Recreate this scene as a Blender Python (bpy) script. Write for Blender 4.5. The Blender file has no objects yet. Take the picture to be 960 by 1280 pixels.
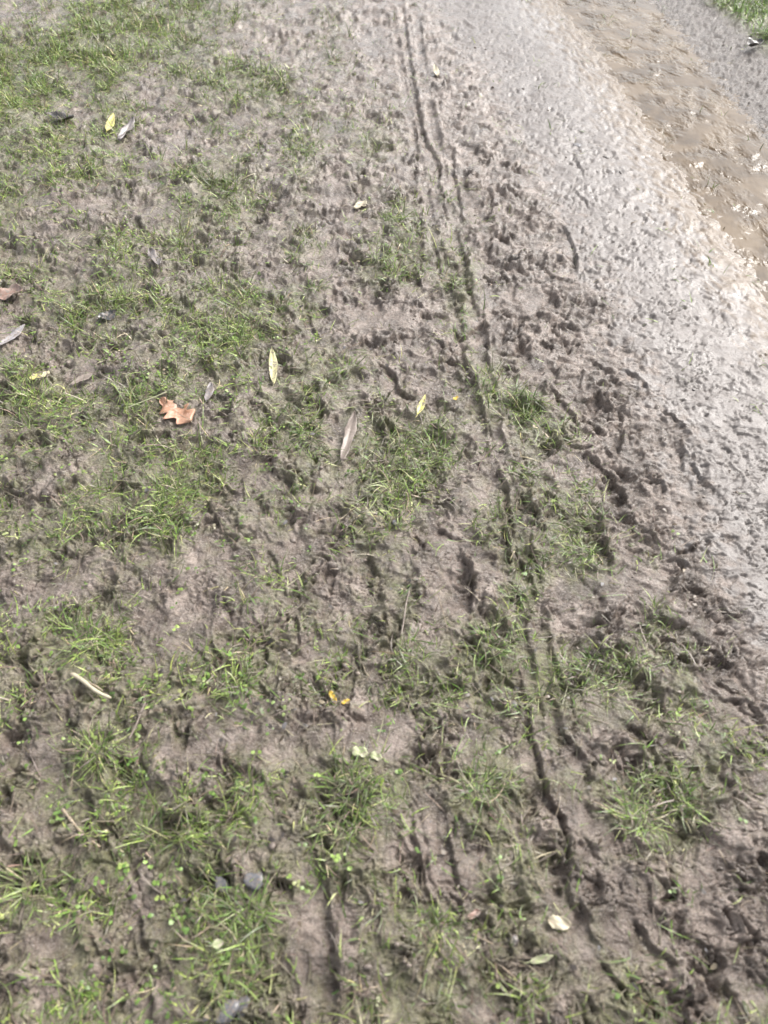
import bpy, bmesh, math, random
import numpy as np
from mathutils import Vector, Matrix

R = math.radians
# ------------------------------------------------------------------ camera
H = 1.5                      # eye height above the mud, metres
PITCH = R(52)                # looking down
FOC = 924.0                  # focal length in pixels of a 960 x 1280 picture
sc = bpy.context.scene
cd = bpy.data.cameras.new("camera")
cam = bpy.data.objects.new("camera", cd)
sc.collection.objects.link(cam)
sc.camera = cam
cam.location = (0, 0, H)
cam.rotation_euler = (math.pi / 2 - PITCH, 0, 0)
cd.sensor_fit = 'VERTICAL'
cd.sensor_height = 36.0
cd.sensor_width = 27.0
cd.lens = FOC / 1280.0 * 36.0
cd.clip_start = 0.02
cd.clip_end = 2000
cd.dof.use_dof = True
cd.dof.focus_distance = 2.35
cd.dof.aperture_fstop = 2.8

# ------------------------------------------------------------------ sky and sun
SUN_EL, SUN_AZ = R(43), R(50)          # azimuth measured from +Y towards +X
wd = bpy.data.worlds.new("World")
sc.world = wd
wd.use_nodes = True
nt = wd.node_tree
bg = nt.nodes['Background']
sky = nt.nodes.new('ShaderNodeTexSky')
sky.sky_type = 'NISHITA'
sky.sun_disc = False
sky.sun_elevation = SUN_EL
sky.sun_rotation = SUN_AZ
sky.dust_density = 4.0
hs = nt.nodes.new('ShaderNodeHueSaturation')     # overcast: nearly colourless sky
hs.inputs['Saturation'].default_value = 0.2
nt.links.new(sky.outputs[0], hs.inputs['Color'])
nt.links.new(hs.outputs[0], bg.inputs['Color'])
bg.inputs['Strength'].default_value = 0.12
sd = bpy.data.lights.new("sun", 'SUN')
sd.energy = 1.5
sd.angle = R(34)
sd.color = (1.0, 0.95, 0.89)
sun = bpy.data.objects.new("sun", sd)
sc.collection.objects.link(sun)
S = Vector((math.sin(SUN_AZ) * math.cos(SUN_EL), math.cos(SUN_AZ) * math.cos(SUN_EL), math.sin(SUN_EL)))
sun.rotation_euler = S.to_track_quat('Z', 'Y').to_euler()
sc.view_settings.view_transform = 'Standard'
sc.view_settings.look = 'None'
sc.view_settings.exposure = 1.40
sc.view_settings.gamma = 1.0

rng = np.random.default_rng(7)
random.seed(7)
F4 = np.float32

# ------------------------------------------------------------------ survey of the place: photo pixel <-> ground metre
CP, SP = math.cos(PITCH), math.sin(PITCH)
def w(px, py):
    a, b = (px - 480) / FOC, (640 - py) / FOC
    dy, dz = CP + b * SP, -SP + b * CP
    t = H / -dz
    return (a * t, dy * t)
def plan(x, y):
    """ground metre -> survey units (inverse of w)"""
    dep = y * CP + H * SP
    dep = np.maximum(dep, 0.25)
    up = y * SP - H * CP
    return 480 + FOC * x / dep, 640 - FOC * up / dep

# ------------------------------------------------------------------ noise
_g = np.random.default_rng(3)
PERM = _g.permutation(512).astype(np.int32)
ANG = _g.random(512) * 2 * np.pi
GX, GY = np.cos(ANG).astype(F4), np.sin(ANG).astype(F4)
def perlin(x, y, seed=0):
    x = np.asarray(x, F4) + seed * 17.31; y = np.asarray(y, F4) + seed * 9.17
    xi = np.floor(x).astype(np.int32); yi = np.floor(y).astype(np.int32)
    fx = x - xi; fy = y - yi
    u = fx * fx * fx * (fx * (fx * 6 - 15) + 10); v = fy * fy * fy * (fy * (fy * 6 - 15) + 10)
    def gr(ix, iy, dx, dy):
        h = PERM[(PERM[ix & 511] + iy) & 511]
        return GX[h] * dx + GY[h] * dy
    a = gr(xi, yi, fx, fy); b = gr(xi + 1, yi, fx - 1, fy)
    c = gr(xi, yi + 1, fx, fy - 1); d = gr(xi + 1, yi + 1, fx - 1, fy - 1)
    return (a + u * (b - a)) * (1 - v) + (c + u * (d - c)) * v
def fbm(x, y, sc_, octv=3, seed=0, gain=0.5):
    r = 0; a = 1.0; f = 1.0 / sc_
    for o in range(octv):
        r = r + a * perlin(x * f, y * f, seed + o * 5)
        a *= gain; f *= 2.03
    return r
def sstep(a, b, v):
    t = np.clip((v - a) / (b - a), 0, 1)
    return t * t * (3 - 2 * t)

def seg_dist(qx, qy, P):
    best = np.full(qx.shape, 1e9, F4); sgn = np.zeros(qx.shape, F4); along = np.zeros(qx.shape, F4)
    L = [0.0]
    for a, b in zip(P[:-1], P[1:]): L.append(L[-1] + math.hypot(b[0] - a[0], b[1] - a[1]))
    for i, (a, b) in enumerate(zip(P[:-1], P[1:])):
        ex, ey = b[0] - a[0], b[1] - a[1]; l = math.hypot(ex, ey) + 1e-9
        t = np.clip(((qx - a[0]) * ex + (qy - a[1]) * ey) / (l * l), 0, 1)
        dx = qx - a[0] - t * ex; dy = qy - a[1] - t * ey
        d = np.sqrt(dx * dx + dy * dy)
        s = np.sign(-(qx - a[0]) * ey + (qy - a[1]) * ex)
        m = d < best
        best = np.where(m, d, best); sgn = np.where(m, s, sgn); along = np.where(m, (L[i] + t * l) / L[-1], along)
    return best, sgn, along

# ------------------------------------------------------------------ survey: how much grass stands where (40-unit cells, 24 wide, 32 deep, 0..9)
GRASS = """
234555432130000000000068
567755321230000000000039
754624566222100000000000
642612323322201000000000
555421232525300000000000
444434552413020000000000
521223652202512000000000
323435332513542000000000
443533431215635100000000
255545465510015000000000
234435674221012000000000
332235553563113510000000
673465434543323652000000
345452235625573266200000
442546632545663141000000
316566623435732445400000
556466244225412535512000
352435222224310365612100
112421124313520261201100
355411123433414532115200
466623455233546656354410
434455564433555546453510
424534223211242424334441
226642122432223523114352
436633265466626743455643
345466673555325531155632
343545544463212453224411
664525634355311552112210
534425665113442553111100
325445665115444443222110
324333665223544343452211
445422655434554343364123
""".split()
GD = np.array([[int(c) for c in r] for r in GRASS], F4)
assert GD.shape == (32, 24)
def cellmap(M, px, py, size=40.0):
    cx = np.clip(px / size - 0.5, 0, M.shape[1] - 1.001); cy = np.clip(py / size - 0.5, 0, M.shape[0] - 1.001)
    i = np.floor(cx).astype(int); j = np.floor(cy).astype(int)
    fx = cx - i; fy = cy - j
    return (M[j, i] * (1 - fx) + M[j, i + 1] * fx) * (1 - fy) + (M[j + 1, i] * (1 - fx) + M[j + 1, i + 1] * fx) * fy

# long boundaries across the place, as x(y) in metres
def boundary(pts):
    q = sorted([w(*p)[::-1] for p in pts])
    ys = np.array([a for a, b in q]); xs = np.array([b for a, b in q])
    s0 = (xs[1] - xs[0]) / (ys[1] - ys[0]); s1 = (xs[-1] - xs[-2]) / (ys[-1] - ys[-2])
    def f(y):
        y = np.asarray(y, float)
        r = np.interp(y, ys, xs)
        r = np.where(y < ys[0], xs[0] + s0 * (y - ys[0]), r)
        return np.where(y > ys[-1], xs[-1] + s1 * (y - ys[-1]), r)
    return f
B_verge = boundary([(535, 0), (600, 90), (650, 190), (712, 290), (765, 400), (820, 540), (890, 700), (960, 830)])
B_film = boundary([(630, 0), (690, 70), (740, 135), (795, 205), (850, 280), (905, 350), (960, 420)])
B_pud = boundary([(692, 0), (745, 62), (796, 140), (848, 215), (898, 290), (960, 368)])
B_bank = boundary([(812, 0), (848, 42), (888, 92), (930, 145), (960, 180)])
B_green = boundary([(872, 0), (915, 32), (945, 62), (975, 85)])

# ------------------------------------------------------------------ the ground: one graded grid
NS, NY = 720, 1330
sfine = np.linspace(-1.14, 1.14, NS)
sout = 1.14 + np.array([0.03, 0.08, 0.16, 0.3, 0.6, 1.2, 2.5, 5, 10, 20, 35.])
sg = np.concatenate([-sout[::-1], sfine, sout])
th = np.linspace(R(94), R(15.6), NY)
yfine = H / np.tan(th)
yout = yfine[-1] * np.cumprod(np.full(46, 1.07)) 
ynear = -np.array([4, 2, 1.2, .8, .5, .35, .25, .17])
yg = np.concatenate([ynear, yfine, yout])
hwf = lambda y: 0.5195 * (np.maximum(y, -0.3) * CP + H * SP)
Y = np.repeat(yg[:, None], len(sg), 1)
X = hwf(Y) * sg[None, :]
X = X.astype(F4); Y = Y.astype(F4)
PX, PY = plan(X, Y)
dens = cellmap(GD, PX, PY) / 9.0

# ragged edges for all the boundaries
rag = fbm(X, Y, 0.22, 4, 11) * 0.11
rag2 = fbm(X, Y, 0.09, 3, 31) * 0.035
bv, bf, bp, bb, bgx = (f(Y) for f in (B_verge, B_film, B_pud, B_bank, B_green))
M_path = sstep(-0.16, 0.10, X - bv + rag * 1.1)            # trodden silt
M_film = sstep(-0.10, 0.10, X - bf + rag * 0.6)          # thin running film of water
M_pud = sstep(-0.02, 0.05, X - bp + rag2 * 0.8) * (1 - sstep(-0.05, 0.03, X - bb + rag2))
M_bank = sstep(-0.04, 0.05, X - bb + rag2)
M_green = sstep(-0.04, 0.08, X - bgx + rag2)

# domain warp so that nothing is round or straight
WX = X + fbm(X, Y, 0.06, 2, 51) * 0.030 + fbm(X, Y, 0.018, 2, 57) * 0.006
WY = Y + fbm(X, Y, 0.06, 2, 61) * 0.030 + fbm(X, Y, 0.018, 2, 67) * 0.006

SOFT = 1 + 1.0 * sstep(2.0, 4.2, Y)            # steps no sharper than the rows of the mesh
def plates(scale, k, seed, ax=1.0):
    return np.tanh(fbm(WX, WY * ax, scale, 2, seed) / (k * SOFT))
rough = (1 - 0.72 * M_path) * (1 - 0.5 * M_film) * (1 - 0.2 * M_bank)
# smooth, pressed places on the verge (centre, half width, half depth in survey units)
SMOOTH = [(420,160,32,16),(402,312,22,14),(215,262,34,20),(195,790,62,42),(85,735,50,28),(488,690,24,26),(430,565,18,40),
          (757,890,26,22),(470,60,22,10),(560,735,30,40),(385,1140,34,64),(60,655,40,20),(330,925,40,30),(715,745,26,40),
          (480,920,40,36),(530,1050,24,44),(595,440,12,32),(715,600,30,32),(700,1130,28,30),(330,700,44,30),(655,370,26,26),(470,400,36,22),
          (516,110,7,40),(536,190,7,40),(566,225,7,30),(597,425,9,34),(540,270,8,34),(650,700,9,40),(686,820,14,50),(690,900,12,50),(722,1000,14,60),(545,1070,16,44),(610,470,10,30),(610,600,14,40),
          (540,215,10,30),(720,480,26,14),(900,900,40,36),(780,720,50,32),(30,255,26,12),(290,55,30,12),(310,150,28,14),(600,930,30,30)]
sm = np.zeros_like(X)
for cx, cy, rx, ry in SMOOTH:
    d2 = ((PX - cx) / rx) ** 2 + ((PY - cy) / ry) ** 2
    sm = np.maximum(sm, np.exp(-d2 * d2 * 0.8))
sm *= 0.85
# long shallow wheel ruts pressed beside the path
RUTS = [([(518,8),(532,110),(550,200),(567,290),(590,370),(601,430),(616,520),(640,640),(668,740),(690,830),(707,900),(718,960)], 0.019, 0.0065),
        ([(490,8),(505,110),(523,200),(545,300),(568,390),(590,480),(610,590),(632,700),(655,800),(674,900),(694,1000),(708,1085)], 0.016, 0.006),
        ([(500,955),(520,1030),(532,1110),(541,1190)], 0.016, 0.006), ([(360,1075),(385,1130),(398,1190),(395,1265)], 0.03, 0.009)]
rut = np.zeros_like(X)
for pts, hw_, dp_ in RUTS:
    d, s_, al = seg_dist(0.8 * X + 0.2 * WX, Y, [w(*p) for p in pts])
    fd = np.clip(np.minimum(al, 1 - al) * 12, 0, 1) * np.clip(0.75 + 1.6 * fbm(X, Y, 0.16, 2, 291), 0.15, 1)
    d = d + fbm(X, Y, 0.03, 2, 295) * 0.008
    floor_ = 1 - sstep(hw_ * 0.80, hw_ * 1.05, d)
    rim = np.exp(-((d - hw_ * 1.5) / (hw_ * 0.35)) ** 2)
    bars = np.tanh(3 * np.sin(Y * 6.2832 / 0.032 + np.sin(Y * 9) * 2))
    rut += 0.8 * (-floor_ * dp_ + rim * dp_ * 0.45 + floor_ * bars * 0.0018) * fd
    sm = np.maximum(sm, floor_ * 0.8 * fd)
rg = rough * (1 - 0.75 * sm) * (1 - 0.15 * sstep(2.0, 4.2, Y))
row_step = np.maximum(Y, 0.3) ** 2 / H * float(th[0] - th[1]) + 0.001
att = lambda sc__: np.clip(0.36 * sc__ / row_step, 0, 1)       # relief finer than the mesh can carry fades out
Z = np.zeros_like(X)
nearw = sstep(-0.40, -0.05, X - bp)
Z += fbm(X, Y, 0.9, 2, 71) * 0.030 * (1 - 0.7 * M_path) * (1 - nearw)
Z += fbm(X, Y, 0.30, 2, 75) * 0.016 * (1 - 0.6 * M_path) * (1 - 0.85 * nearw)
tread = np.exp(-((X - bv + 0.13) / 0.15) ** 2) * (Y < 5.5)
broken = np.clip(0.70 + 1.5 * fbm(X, Y, 0.11, 2, 221) + 0.15 * tread, 0.15, 1.5)      # some places more torn up than others
Z += plates(0.13, 0.12, 81) * 0.0060 * rg
Z += plates(0.065, 0.07, 87) * 0.0068 * rg * broken
Z += plates(0.034, 0.07, 93) * 0.0044 * att(0.034) * rg * broken
Z += plates(0.018, 0.09, 97) * 0.0022 * att(0.018) * rg * broken
def crevice(scale, wdt, seed):
    r_ = np.abs(fbm(WX, WY, scale, 2, seed)); return 1 - sstep(0.0, wdt, r_)
lug = np.sin((Y * 0.96 + X * 0.45 + fbm(X, Y, 0.07, 2, 271) * 0.022) * 6.2832 / 0.040)
lane = sstep(0.15, 0.45, np.abs(np.sin((X - bv) * 6.2832 / 0.16 + fbm(X, Y, 0.2, 1, 273))))
Z += np.tanh(lug * 3.5) * 0.0024 * tread * lane * sstep(-0.15, 0.10, fbm(X, Y, 0.13, 2, 275))
gate = sstep(-0.12, 0.18, fbm(X, Y, 0.08, 3, 241))
Z -= crevice(0.050, 0.035, 243) * 0.0070 * rg * gate
Z -= crevice(0.024, 0.055, 247) * 0.0066 * att(0.024) * rg * broken
Z -= crevice(0.013, 0.10, 251) * 0.0022 * att(0.013) * rg * broken
lump = np.maximum(0, fbm(WX, WY, 0.020, 2, 103)) 
Z += lump * 0.0085 * att(0.016) * rg * broken
Z += fbm(X, Y, 0.0075, 2, 109) * 0.0016 * (rg * 0.85 + 0.15)
Z += dens * 0.006 * (1 - M_path)
Z -= sm * 0.003
Z += rut
# little torn pits scattered over the trodden silt, thinning out towards the water
pit = fbm(X, Y, 0.028, 3, 121)
thin = M_path * (1 - M_film)
pitm = sstep(0.30, 0.42, pit + fbm(X, Y, 0.35, 2, 127) * 0.35 - 0.20 * sstep(0.0, 0.5, X - bv))
Z -= pitm * 0.0055 * thin
rid = np.abs(fbm(WX, WY, 0.055, 2, 131))
crk = (1 - sstep(0.0, 0.035, rid)) * sstep(0.0, 0.25, fbm(X, Y, 0.16, 2, 137))
Z -= crk * 0.0055 * thin
scr = (1 - sstep(0.0, 0.10, np.abs(fbm(WX, WY, 0.034, 2, 281)))) * sstep(0.02, 0.22, fbm(X, Y, 0.09, 2, 283) + 0.10 - 0.35 * sstep(0.0, 0.7, X - bv))
Z -= scr * 0.0050 * thin
Z -= crk * 0.003 * rg * (1 - M_path)

# path falls to the rut that holds the puddle, and rises to the bank beyond
drop = sstep(-0.45, 0.16, X - bp)
M_bed = sstep(-0.10, 0.10, X - bp + rag2) * (1 - M_bank)
Z -= 0.012 * drop
Z -= M_bed * 0.009
Z += -M_bank * 0.004 + (fbm(X, Y, 0.05, 3, 141) * 0.010 + fbm(X, Y, 0.014, 3, 145) * 0.009) * M_bank + 0.030 * sstep(-0.02, 0.40, X - bb)
Z += M_green * 0.015
# wavelets of silt combed by the running water (crests across the fall)
ca, sa = math.cos(R(20)), math.sin(R(20))
U = X * ca + Y * sa; V = -X * sa + Y * ca
comb = fbm(U * 1.0 + rag * 0.4, V * 0.28, 0.020, 2, 151)
Z += np.tanh(comb * 2.2) * 0.0034 * M_film * (1 - 0.5 * M_pud) * (1 - M_bank)

# ---- surveyed ledges: torn edges, tyre-tread lines and print walls. Low side away from the light.
LEDGES = [  # (points, depth mm, spread mm)
 ([(505,10),(512,60),(520,110),(527,153),(535,180),(550,200),(550,230),(558,263),(560,295)],13,22),
 ([(553,177),(568,190),(568,220),(577,247),(578,283)],11,16),
 ([(520,150),(523,190),(521,240)],7,12),
 ([(540,290),(548,320),(553,350)],8,14),
 ([(575,290),(583,320),(587,353),(593,373),(600,385)],12,18),
 ([(577,417),(585,453),(592,473),(604,507),(618,550)],12,16),
 ([(567,405),(576,417),(583,416),(596,404),(604,396)],11,12),
 ([(606,380),(608,410),(612,457)],13,12),
 ([(622,585),(632,610),(640,640),(645,680)],12,18),
 ([(632,655),(637,680),(642,700)],14,12),
 ([(664,665),(670,690),(678,725)],11,12),
 ([(640,683),(653,697),(668,723),(673,753)],11,14),
 ([(676,760),(690,800),(705,850)],7,12),
 ([(690,853),(707,907),(720,933),(737,953)],12,14),
 ([(652,830),(660,873),(673,933),(680,957),(687,990),(703,1020),(712,1070),(707,1110),(722,1140),(740,1167)],14,22),
 ([(517,1020),(523,1070),(537,1120)],12,18),
 ([(560,1037),(567,1070),(573,1100),(583,1117)],11,18),
 ([(407,1087),(413,1127),(420,1173),(423,1200),(417,1262)],14,24),
 ([(345,1097),(360,1102),(372,1104)],16,14),
 ([(340,1112),(336,1130)],12,14),
 ([(578,690),(586,703),(592,717),(590,745),(589,765)],18,30),
 ([(607,735),(604,760)],8,10),
 ([(757,667),(762,690),(763,708)],17,26),
 ([(777,515),(779,540),(777,567)],17,16),
 ([(728,568),(745,572),(765,590),(780,612),(790,637)],17,24),
 ([(787,900),(805,912),(817,930),(820,957)],16,26),
 ([(853,545),(854,570),(857,593)],9,9),
 ([(866,575),(874,590),(888,607)],11,10),
 ([(815,593),(826,602),(838,614)],11,10),
 ([(803,477),(809,484),(813,493)],9,8),
 ([(831,508),(838,517),(850,526)],10,8),
 ([(743,447),(752,458),(765,464)],12,10),
 ([(770,456),(785,462),(800,475)],8,8),
 ([(697,277),(708,287),(716,302),(721,322),(722,338)],9,10),
 ([(714,196),(722,203),(728,214),(732,222)],7,7),
 ([(717,240),(728,246),(740,262)],7,7),
 ([(672,327),(684,336),(694,346),(708,351),(724,350)],10,10),
 ([(720,320),(722,334)],9,8),
 ([(620,345),(628,340),(635,346),(635,352)],10,8),
 ([(600,345),(607,340),(614,346),(616,352)],8,8),
 ([(613,381),(622,386),(634,382)],10,9),
 ([(643,340),(645,358),(644,372)],8,9),
 ([(624,392),(636,391),(647,397)],8,8),
 ([(682,388),(694,386),(705,391),(714,400)],9,9),
 ([(656,404),(664,403),(672,406),(676,416)],9,8),
 ([(680,404),(690,407),(697,412)],7,7),
 ([(665,428),(678,427),(690,431),(702,438)],9,8),
 ([(648,408),(651,422),(655,432)],8,8),
 ([(626,437),(636,440),(645,437),(656,440)],9,9),
 ([(706,408),(716,415),(728,418)],7,7),
 ([(727,391),(737,395),(745,392)],7,7),
 ([(730,460),(729,474),(726,486)],11,9),
 ([(690,487),(706,500),(720,517),(724,530),(723,553)],12,10),
 ([(690,470),(705,472),(722,470)],6,7),
 ([(848,690),(862,680),(868,678),(868,690)],12,10),
 ([(813,767),(830,752),(846,737),(850,712),(846,705)],-10,12),
 ([(887,803),(903,820),(923,835)],8,8),
 ([(907,873),(925,875),(940,883),(950,898),(957,917)],11,14),
 ([(900,745),(908,758),(907,768)],10,9),
 ([(868,723),(875,735),(880,740)],9,8),
 ([(800,662),(812,664),(825,676)],9,9),
 ([(377,108),(392,103),(413,108)],11,14),
 ([(340,44),(365,42),(385,44),(402,40)],13,18),
 ([(476,14),(487,22),(500,24)],12,12),
 ([(400,22),(430,18),(450,24)],8,12),
 ([(500,75),(510,92),(517,115)],8,10),
 ([(543,107),(551,104),(555,112)],9,8),
 ([(574,112),(584,115),(598,114),(608,118)],7,7),
 ([(596,36),(586,32),(578,24)],7,8),
 ([(516,200),(521,208),(519,220)],13,12),
 ([(470,455),(492,470),(498,488),(520,500)],12,14),
 ([(505,440),(515,447),(530,444)],9,10),
 ([(388,385),(390,405),(400,425)],9,12),
 ([(340,375),(342,390),(337,405)],9,12),
 ([(325,955),(345,930),(355,925)],-8,12),
 ([(360,760),(366,780),(362,800)],-8,10),
 ([(460,690),(466,706),(472,716)],12,14),
 ([(480,740),(482,760),(487,775),(478,795)],-9,9),
 ([(545,660),(560,668),(578,672)],9,10),
 ([(500,820),(506,830),(511,842)],-9,8),
 ([(505,860),(520,885),(545,892),(552,900)],7,9),
 ([(575,840),(577,862),(568,890)],6,10),
 ([(444,840),(440,870),(437,900)],9,14),
 ([(845,1085),(843,1110),(848,1130)],13,14),
 ([(725,1130),(733,1146),(738,1160)],14,14),
 ([(795,1150),(812,1172),(830,1195),(850,1215)],13,14),
 ([(905,1220),(918,1240),(928,1262),(927,1280)],13,20),
 ([(858,1240),(872,1262),(880,1280)],10,14),
 ([(750,1200),(765,1222),(790,1240)],10,12),
 ([(700,1100),(704,1125)],10,10),
 ([(730,1040),(745,1058),(752,1075)],9,10),
 ([(905,1135),(914,1150),(912,1165)],9,10),
 ([(30,70),(60,60),(90,66)],6,12),
 ([(200,360),(215,350),(240,352)],7,12),
 ([(150,470),(170,500),(180,520)],8,12),
 ([(260,300),(280,296),(305,302)],9,14),
 ([(370,255),(400,262),(430,258)],9,14),
 ([(335,690),(350,705),(352,725)],8,12),
 ([(250,815),(262,830),(263,850)],9,12),
 ([(20,1065),(45,1075),(60,1070)],11,18),
 ([(120,1030),(140,1025),(150,1035)],12,18),
 ([(170,1140),(178,1165),(180,1190)],10,16),
 ([(180,1225),(190,1250),(188,1278)],12,18),
 ([(290,990),(300,1010),(310,1030)],8,12),
 ([(455,1145),(452,1165),(445,1180)],-9,10),
]
# raised bars between the tyre's lugs
for k in range(9):
    t = k / 8
    x0 = 534 + 30 * t; y0 = 200 + 150 * t
    LEDGES.append(([(x0, y0), (x0 + 8, y0 - 3), (x0 + 15, y0 - 1)], 5, 6))
LDIR = (0.55, 0.83)
for pts, dep, spread in LEDGES:
    P = [w(*p) for p in pts]
    sp = spread * 1.7 / 1000.0; d_ = abs(dep) / 1000.0
    x0 = min(p[0] for p in P) - 3.2 * sp; x1 = max(p[0] for p in P) + 3.2 * sp
    y0 = min(p[1] for p in P) - 3.2 * sp; y1 = max(p[1] for p in P) + 3.2 * sp
    r0, r1 = np.searchsorted(yg, [y0, y1])
    if r1 <= r0: continue
    xs = X[r0:r1]; cols = np.where(((xs > x0) & (xs < x1)).any(0))[0]
    if len(cols) == 0: continue
    c0, c1 = cols[0], cols[-1] + 1
    qx = WX[r0:r1, c0:c1] ; qy = WY[r0:r1, c0:c1]
    qx = 0.35 * qx + 0.65 * X[r0:r1, c0:c1] + perlin(qx / 0.012, qy / 0.012, 5) * 0.0035; qy = 0.35 * qy + 0.65 * Y[r0:r1, c0:c1] + perlin(qx / 0.012, qy / 0.012, 9) * 0.0035
    d, s, al = seg_dist(qx, qy, P)
    ex, ey = P[-1][0] - P[0][0], P[-1][1] - P[0][1]
    side = 1.0 if (-ey * LDIR[0] + ex * LDIR[1]) > 0 else -1.0     # is the left-hand normal on the light side?
    sd_ = d * s * side
    fade = np.clip(np.minimum(al, 1 - al) * 5 + 0.25, 0, 1) * (d < 3.1 * sp)
    wall = 0.0022
    d_ = d_ * 0.95 * (0.75 + 1.1 * np.clip(0.45 + fbm(qx, qy, 0.022, 2, 231), 0, 1))
    if dep > 0:
        prof = np.where(sd_ > 0, 0.42 * np.exp(-np.abs(sd_) / (sp * 0.6)), -0.70 * np.exp(-np.abs(sd_) / sp))
        st = np.tanh(sd_ / wall)
        prof = np.where(sd_ > 0, 0.42, 0.70) * st * np.exp(-np.abs(sd_) / np.where(sd_ > 0, sp * 0.6, sp))
        prof = prof - 0.10 * np.exp(-((sd_ + 0.003) / 0.003) ** 2)
        Z[r0:r1, c0:c1] += (prof * d_ * 1.3 * fade).astype(F4)
    else:                                  # raised roll of mud
        Z[r0:r1, c0:c1] += (d_ * np.exp(-(d / (sp * 0.55)) ** 2) * fade).astype(F4)

# wet, mirror-like places away from the puddle
WET = [(757,890,14,16),(818,1205,10,22),(815,1262,22,16),(640,872,8,12),(470,58,18,9),(265,60,12,8),(275,1104,10,12),(318,1100,16,12),(310,1262,26,14),
       (700,1120,14,18),(755,60,10,10),(850,735,14,12),(925,640,24,26),(820,545,24,18),(585,1060,12,16),(420,160,20,9),(905,700,20,20),(600,1210,10,8)]
wet = np.zeros_like(X)
for cx, cy, rx, ry in WET:
    d2 = ((PX - cx) / rx) ** 2 + ((PY - cy) / ry) ** 2
    wet = np.maximum(wet, np.exp(-d2 * 0.9))
wet = np.clip(wet + 0.80 * sstep(-0.02, 0.28, fbm(X, Y, 0.15, 4, 161)), 0, 1)

WATER = -0.0165
grid_r, grid_c = X.shape
def height(x, y):
    """ground height at a place, for standing things on it"""
    x = np.asarray(x, float); y = np.asarray(y, float)
    fj = np.interp(y, yg, np.arange(len(yg))); s = x / hwf(y)
    fi = np.interp(s, sg, np.arange(len(sg)))
    j = np.clip(fj.astype(int), 0, grid_r - 2); i = np.clip(fi.astype(int), 0, grid_c - 2)
    a = fj - j; b = fi - i
    return (Z[j, i] * (1 - b) + Z[j, i + 1] * b) * (1 - a) + (Z[j + 1, i] * (1 - b) + Z[j + 1, i + 1] * b) * a

# ------------------------------------------------------------------ materials
def new_mat(name):
    m = bpy.data.materials.new(name); m.use_nodes = True
    return m, m.node_tree, m.node_tree.nodes['Principled BSDF']
def N(t, typ, **kw):
    n = t.nodes.new(typ)
    for k, v in kw.items(): setattr(n, k, v)
    return n
def rampnode(t, fac, stops):
    r = N(t, 'ShaderNodeValToRGB'); cr = r.color_ramp
    while len(cr.elements) < len(stops): cr.elements.new(0.5)
    for e, (p, c) in zip(cr.elements, stops): e.position = p; e.color = (*c, 1)
    t.links.new(fac, r.inputs[0]); return r.outputs[0]
def mixc(t, fac, a, b):
    m = N(t, 'ShaderNodeMix', data_type='RGBA')
    if isinstance(fac, float): m.inputs[0].default_value = fac
    else: t.links.new(fac, m.inputs[0])
    for i, v in ((6, a), (7, b)):
        if isinstance(v, tuple): m.inputs[i].default_value = (*v, 1)
        else: t.links.new(v, m.inputs[i])
    return m.outputs[2]
def mth(t, op, a, b=None, clamp=False):
    m = N(t, 'ShaderNodeMath', operation=op, use_clamp=clamp)
    for i, v in ((0, a), (1, b)):
        if v is None: continue
        if isinstance(v, (int, float)): m.inputs[i].default_value = v
        else: t.links.new(v, m.inputs[i])
    return m.outputs[0]
def noise(t, scale, detail=4, rough_=0.6, dist=0.0, vec=None):
    n = N(t, 'ShaderNodeTexNoise'); n.inputs['Scale'].default_value = scale
    n.inputs['Detail'].default_value = detail; n.inputs['Roughness'].default_value = rough_; n.inputs['Distortion'].default_value = dist
    if vec is None:
        g = N(t, 'ShaderNodeNewGeometry'); vec = g.outputs['Position']
    t.links.new(vec, n.inputs['Vector']); return n.outputs['Fac']
def attr(t, name):
    a = N(t, 'ShaderNodeAttribute', attribute_name=name); return a.outputs['Fac']

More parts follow.
